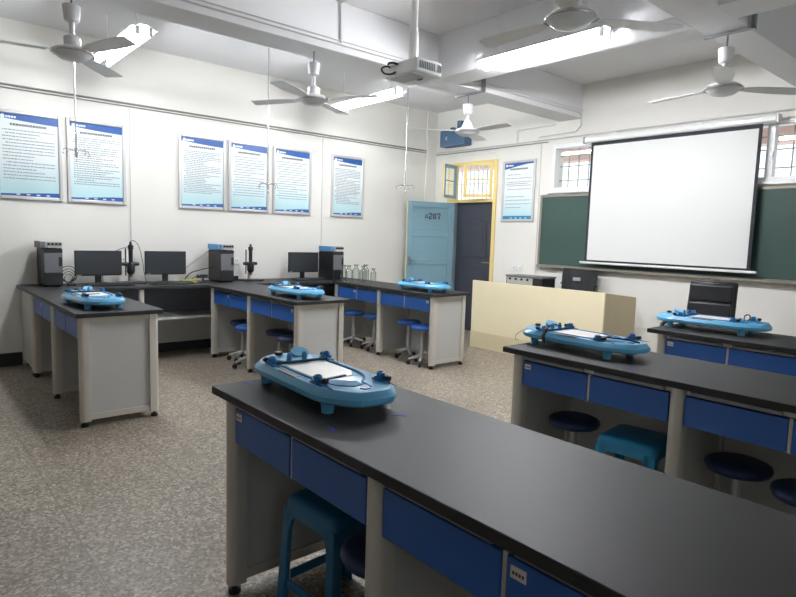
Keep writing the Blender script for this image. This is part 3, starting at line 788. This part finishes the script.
# ------------------------------------------------------------------ ceiling fans
def fan(x, y, z, ang, n, label, top, kind, bracket=None, pitch=-7):
    r = thing('ceiling_fan', label, 'ceiling fan', (x, y, z), 0, 'ceiling fans')
    MB().lathe([(.03, -.045), (.075, -.038), (.10, -.02), (.125, .0), (.125, .008), (.10, .03), (.07, .04)], n=32).build('motor_housing', 'fan', r)
    MB().lathe([(.127, -.006), (.130, .0), (.127, .010)], n=32, cap0=False, cap1=False).build('trim_ring', 'fan_trim', r)
    if kind == 'bell': MB().lathe([(.055, .035), (.058, .06), (.04, .10), (.022, .125)], n=24).build('lower_cup', 'fan', r)
    elif kind == 'cone': MB().lathe([(.085, .03), (.068, .17)], n=24).build('lower_cup', 'grey' if False else 'fan', r)
    else: MB().lathe([(.05, .035), (.05, .10), (.03, .115)], n=24).build('lower_cup', 'fan', r)
    dz = top-z
    MB().cyl((0, 0, .03), (0, 0, dz-.10), .016).build('down_rod', 'fan', r)
    MB().lathe([(.03, dz-.20), (.045, dz-.19), (.055, dz-.10), (.05, dz-.095)], n=24).build('upper_cup', 'fan', r)
    MB().cyl((0, 0, dz-.11), (0, 0, dz), .007).build('hook', 'steel', r)
    for k in range(n):
        a = math.radians(ang)+2*PI*k/n
        R = Matrix.Rotation(a, 4, 'Z') @ Matrix.Rotation(math.radians(pitch), 4, 'X')
        pts = [(.15, -.035), (.22, -.055), (.40, -.068), (.585, -.066), (.60, -.05), (.57, .058), (.38, .06), (.22, .05), (.15, .03)]
        bl = MB().prism(pts, -.002, .002, Matrix.Translation((0, 0, .005)) @ R).build('blade', 'fan', r)
        MB().prism([(.09, -.018), (.24, -.022), (.26, 0), (.24, .022), (.09, .018)], .002, .006, Matrix.Translation((0, 0, .005)) @ R).build('blade_arm', 'fan_trim', bl)
    if bracket is not None:
        mb = MB()
        for seg in bracket:
            a = [Vector(p) for p in seg]
            mb.box(min(a[0].x, a[1].x)-.012, max(a[0].x, a[1].x)+.012, min(a[0].y, a[1].y)-.018, max(a[0].y, a[1].y)+.018, min(a[0].z, a[1].z)-.006, max(a[0].z, a[1].z)+.006)
        mb.build('beam_bracket', 'steel', r)
    return r
fan(2.42, -3.77, 2.5, 30, 4, 'white four-blade ceiling fan under the left beam, in line with the hanging light', BZ, 'cup', None, 4)
fan(2.40, -1.86, 2.5, -2, 3, 'white ceiling fan under the left beam nearest the blue corner box', BZ-.02, 'bell', [((.165, 0, .525), (.205, 0, .525)), ((.205, 0, .525), (.205, 0, .38)), ((-.17, 0, .383), (.205, 0, .383))])
fan(4.97, -3.86, 2.5, 180, 3, 'white ceiling fan at top middle, beside the brightest tube light', BZ, 'cup', None, 3)
fan(4.97, -1.95, 2.5, 172, 3, 'white ceiling fan under the right beam, above the projection screen', BZ-.02, 'cup', [((.13, 0, .525), (.165, 0, .525)), ((.165, 0, .525), (.165, 0, .38)), ((-.155, 0, .383), (.165, 0, .383))])
fan(2.36, -5.57, 2.5, 20, 3, 'white ceiling fan at upper left, above the leftmost posters', BZ, 'cup')

# ------------------------------------------------------------------ tube lights
def tube_light(x0, x1, y, z, label, stem, tm='tube'):
    r = thing('tube_light', label, 'tube light', ((x0+x1)/2, y, z), 0, 'twin fluorescent tube lights')
    L = x1-x0
    mb = MB()
    mb.rings([[(sx*L/2, -.10, .035), (sx*L/2, -.03, .065), (sx*L/2, .03, .065), (sx*L/2, .10, .035), (sx*L/2, .098, .030), (sx*L/2, .028, .058), (sx*L/2, -.028, .058), (sx*L/2, -.098, .030)] for sx in (-1, 1)])
    mb.build('reflector', 'gloss_white', r)
    for yy in (-.05, .05):
        MB().cyl((-L/2+.03, yy, 0), (L/2-.03, yy, 0), .014, n=14).build('fluorescent_tube', tm, r)
        for sx in (-1, 1): MB().box(sx*(L/2-.015)-.014, sx*(L/2-.015)+.014, yy-.014, yy+.014, -.018, .045).build('lamp_holder', 'gloss_white', r)
    for sx in (-.35, .35):
        MB().cyl((sx*L, 0, .06), (sx*L, 0, stem-z), .006, n=8).build('hanging_rod', 'gloss_white', r)
tube_light(.62, 1.84, -2.33, 2.90, 'lit twin tube light in the left bay, behind the four-blade fan', H)
tube_light(3.19, 4.39, -2.56, 2.86, 'brightest lit twin tube light at top middle before the cross beam', H, 'tube_bright')
tube_light(.62, 1.84, -4.95, 2.90, 'lit twin tube light in the left bay above the first two posters', H)

# ------------------------------------------------------------------ projector, hanging hooks, corner box
r = thing('projector', 'white ceiling projector on a pole facing the screen', 'projector', (3.71, -3.80, 2.44))
MB().box(-.16, .16, -.115, .115, 0, .095).build('body', 'gloss_white', r, bevel=.012)
# front of the body is +y; the vented side is +x
mb = MB()
for k in range(9): mb.box(.159, .163, -.085+.016*k, -.077+.016*k, .03, .075)
mb.build('vent', 'grey', r); mb = MB()
for k in range(3): mb.box(.159, .163, .075+.012*k, .082+.012*k, .03, .075)
mb.build('vent', 'grey', r)
MB().cyl((.07, .11, .05), (.07, .135, .05), .035).build('lens', 'black', r)
MB().box(-.12, .10, -.10, .02, -.004, 0).build('base_cover', 'lightgrey', r)
MB().box(.02, .06, .02, .04, -.008, 0).build('foot_lever', 'grey', r)
MB().box(-.07, .07, -.06, .06, .095, .115).box(-.10, .10, -.012, .012, .10, .112).build('mount_plate', 'gloss_white', r, bevel=.003)
MB().cyl((0, 0, .11), (0, 0, .86), .024).build('pole', 'gloss_white', r)
MB().cyl((0, 0, .115), (0, 0, .30), .03).build('pole_sleeve', 'gloss_white', r)
MB().tube(smoothline([(-.10, -.115, .07), (-.11, -.14, .075), (-.13, -.165, .06), (-.12, -.155, .03), (-.08, -.13, .02), (-.04, -.115, .03)]), .006).build('power_cable', 'cable', r)
MB().tube(smoothline([(-.02, -.115, .075), (-.04, -.135, .085), (-.08, -.14, .09), (-.11, -.125, .09)]), .008).build('signal_cable', 'cable', r)
def hanger(x, y, zl, label):
    r = thing('infusion_hanger', label, 'hanger', (x, y, zl), 0, 'ceiling infusion hangers')
    MB().cyl((0, 0, .0), (0, 0, H-zl), .0075, n=10).build('rod', 'chrome', r)
    MB().lathe([(.012, -.05), (.014, -.02), (.014, .02), (.010, .03)], n=12).build('hub', 'chrome', r)
    for k in range(4):
        a = k*PI/2+.4; c, s = math.cos(a), math.sin(a)
        MB().tube(smoothline([(0, 0, 0), (.05*c, .05*s, .012), (.11*c, .11*s, .01), (.13*c, .13*s, -.02), (.115*c, .115*s, -.035)]), .0035, 6).build('hook_arm', 'chrome', r)
    MB().tube(smoothline([(0, 0, -.05), (.015, 0, -.07), (0, 0, -.09), (-.012, 0, -.08)]), .003, 6).build('end_hook', 'chrome', r)
hanger(.824, -5.23, 2.05, 'hanging steel hook rod before the second poster from far left')
hanger(1.0, -3.43, 1.89, 'hanging steel hook rod between the posters in the middle of the left wall')
hanger(.827, -1.335, 2.045, 'hanging steel hook rod below the projector, near the blue door')
r = thing('speaker_box', 'blue metal box high in the corner above the door', 'speaker box', (.50, -.135, 2.745))
MB().box(-.25, .25, -.03, .13, 0, .235).build('case', 'speaker', r, bevel=.006)
MB().cyl((.10, .04, .235), (.10, .04, .35), .05, n=16).build('top_bracket', 'speaker', r)
MB().box(-.09, -.03, .02, .07, .235, .275).build('cable_gland', 'speaker', r)
MB().box(-.13, -.10, -.037, -.03, .09, .14).build('latch', 'lightgrey', r)

# ------------------------------------------------------------------ conduits and sockets
def conduit(pts, r, label, m='wcable'):
    return tag(MB().tube(pts, r, 8).build('conduit', m), label, 'conduit')
conduit([(2.572, -10.9, 2.955), (2.572, -.10, 2.955), (2.572, -.03, 2.94), (2.572, -.03, 2.80), (2.50, -.02, 2.745), (1.95, -.02, 2.735)], .009, 'white conduit along the foot of the left beam, dropping at its end')
conduit([(2.572, -10.9, 2.985), (2.572, -.06, 2.985), (2.60, -.02, 2.985)], .006, 'thin upper conduit along the face of the left beam')
conduit([(2.572, -3.60, 2.97), (2.572, -3.615, 3.285), (3.2, -3.615, 3.285)], .009, 'white conduit climbing the left beam face to the ceiling behind the projector')
conduit([(.03, -.02, 2.69), (7.9, -.02, 2.69)], .011, 'white conduit along the front wall above the door and windows')
conduit([(1.60, -.02, 2.70), (1.60, -.02, 2.86), (2.20, -.02, 2.865)], .008, 'white conduit bent up the front wall to the left beam')
conduit([(.03, -.02, 2.655), (2.1, -.02, 2.655)], .006, 'thin cable running under the front wall conduit', 'gcable')
conduit([(.012, -10.8, 2.685), (.012, -.22, 2.705)], .010, 'grey cable line along the left wall above the posters', 'gcable')
conduit([(.010, -10.8, 2.655), (.010, -.22, 2.675)], .006, 'thin lower cable along the left wall above the posters', 'gcable')
conduit([(.010, -4.535, 2.65), (.010, -4.535, 1.2)], .006, 'vertical white cable duct left of the third poster')
conduit([(.010, -2.095, 2.65), (.010, -2.095, .81)], .006, 'vertical white cable duct before the last poster')
conduit([(1.99, -.0065, 2.65), (1.99, -.0065, .13)], .006, 'vertical white cable duct left of the chalkboard')
conduit([(.25, -.012, 2.60), (1.24, -.012, 2.60), (1.24, -.012, 2.52)], .004, 'thin cable running above the door transom')
def socket(x, y, z, rz, label, w=.086):
    r = thing('wall_socket', label, 'socket', (x, y, z), rz)
    MB().box(-w/2, w/2, -.012, 0, -.043, .043).build('face_plate', 'gloss_white', r, bevel=.004)
    mb = MB()
    for q in (-.012, .012): mb.box(q-.003, q+.003, -.0135, -.012, -.012, .006)
    mb.build('slot', 'grey', r)
socket(0, -3.32, 1.03, PI/2, 'white wall socket between the middle tower and the right microscope')
socket(0, -4.61, 1.05, PI/2, 'white wall socket behind the left microscope')
socket(0, -2.195, 2.475, PI/2, 'small white junction box between the fifth and last poster')
socket(1.645, 0, 1.01, 0, 'white switch plate on front wall right of the door, left of its twin')
socket(1.745, 0, 1.01, 0, 'white switch plate on front wall nearer the chalkboard')

# ------------------------------------------------------------------ light
w = bpy.data.worlds.new('sky'); bpy.context.scene.world = w; w.use_nodes = True
w.node_tree.nodes['Background'].inputs['Color'].default_value = (*hexc('f2f6ff'), 1)
w.node_tree.nodes['Background'].inputs['Strength'].default_value = 1.6
def area(name, loc, rot, sx, sy, e, col=(1, 1, 1), portal=False):
    l = bpy.data.lights.new(name, 'AREA'); l.shape = 'RECTANGLE'; l.size = sx; l.size_y = sy; l.energy = e; l.color = col
    o = bpy.data.objects.new(name, l); C.objects.link(o); o.location = loc; o.rotation_euler = rot
    if portal: l.cycles.is_portal = True
    return o
for a, b in wins:  # sky portals at the added, unseen right-hand windows
    area('window_daylight', (RX+.25, (a+b)/2, 1.85), (0, PI/2, 0), 1.8, 2.1, 0.0, portal=True)
for a, b in (W1, W2):
    area('window_daylight', ((a+b)/2, .22, 2.32), (-PI/2, 0, 0), b-a, .55, 0.0, portal=True)

# ------------------------------------------------------------------ camera
cam = bpy.data.cameras.new('camera'); co = bpy.data.objects.new('camera', cam); C.objects.link(co)
yaw, pitch, roll, f = 0.86168, -0.10332, 0.031, 591.63
fw = Vector((-math.sin(yaw)*math.cos(pitch), math.cos(yaw)*math.cos(pitch), math.sin(pitch)))
rt = Vector((math.cos(yaw), math.sin(yaw), 0)); up = rt.cross(fw)
r2 = rt*math.cos(roll)+up*math.sin(roll); u2 = up*math.cos(roll)-rt*math.sin(roll)
m3 = Matrix((r2, u2, -fw)).transposed().to_4x4()
m3.translation = Vector((6.80278, -6.52329, 1.37672)); co.matrix_world = m3
cam.sensor_fit = 'HORIZONTAL'; cam.sensor_width = 36; cam.lens = f/796*36; cam.clip_start = .05
bpy.context.scene.camera = co
vs = bpy.context.scene.view_settings
bpy.context.scene.display_settings.display_device = 'sRGB'
vs.view_transform = 'Standard'; vs.look = 'None'; vs.gamma = 1; vs.use_curve_mapping = False
vs.exposure = 0.25
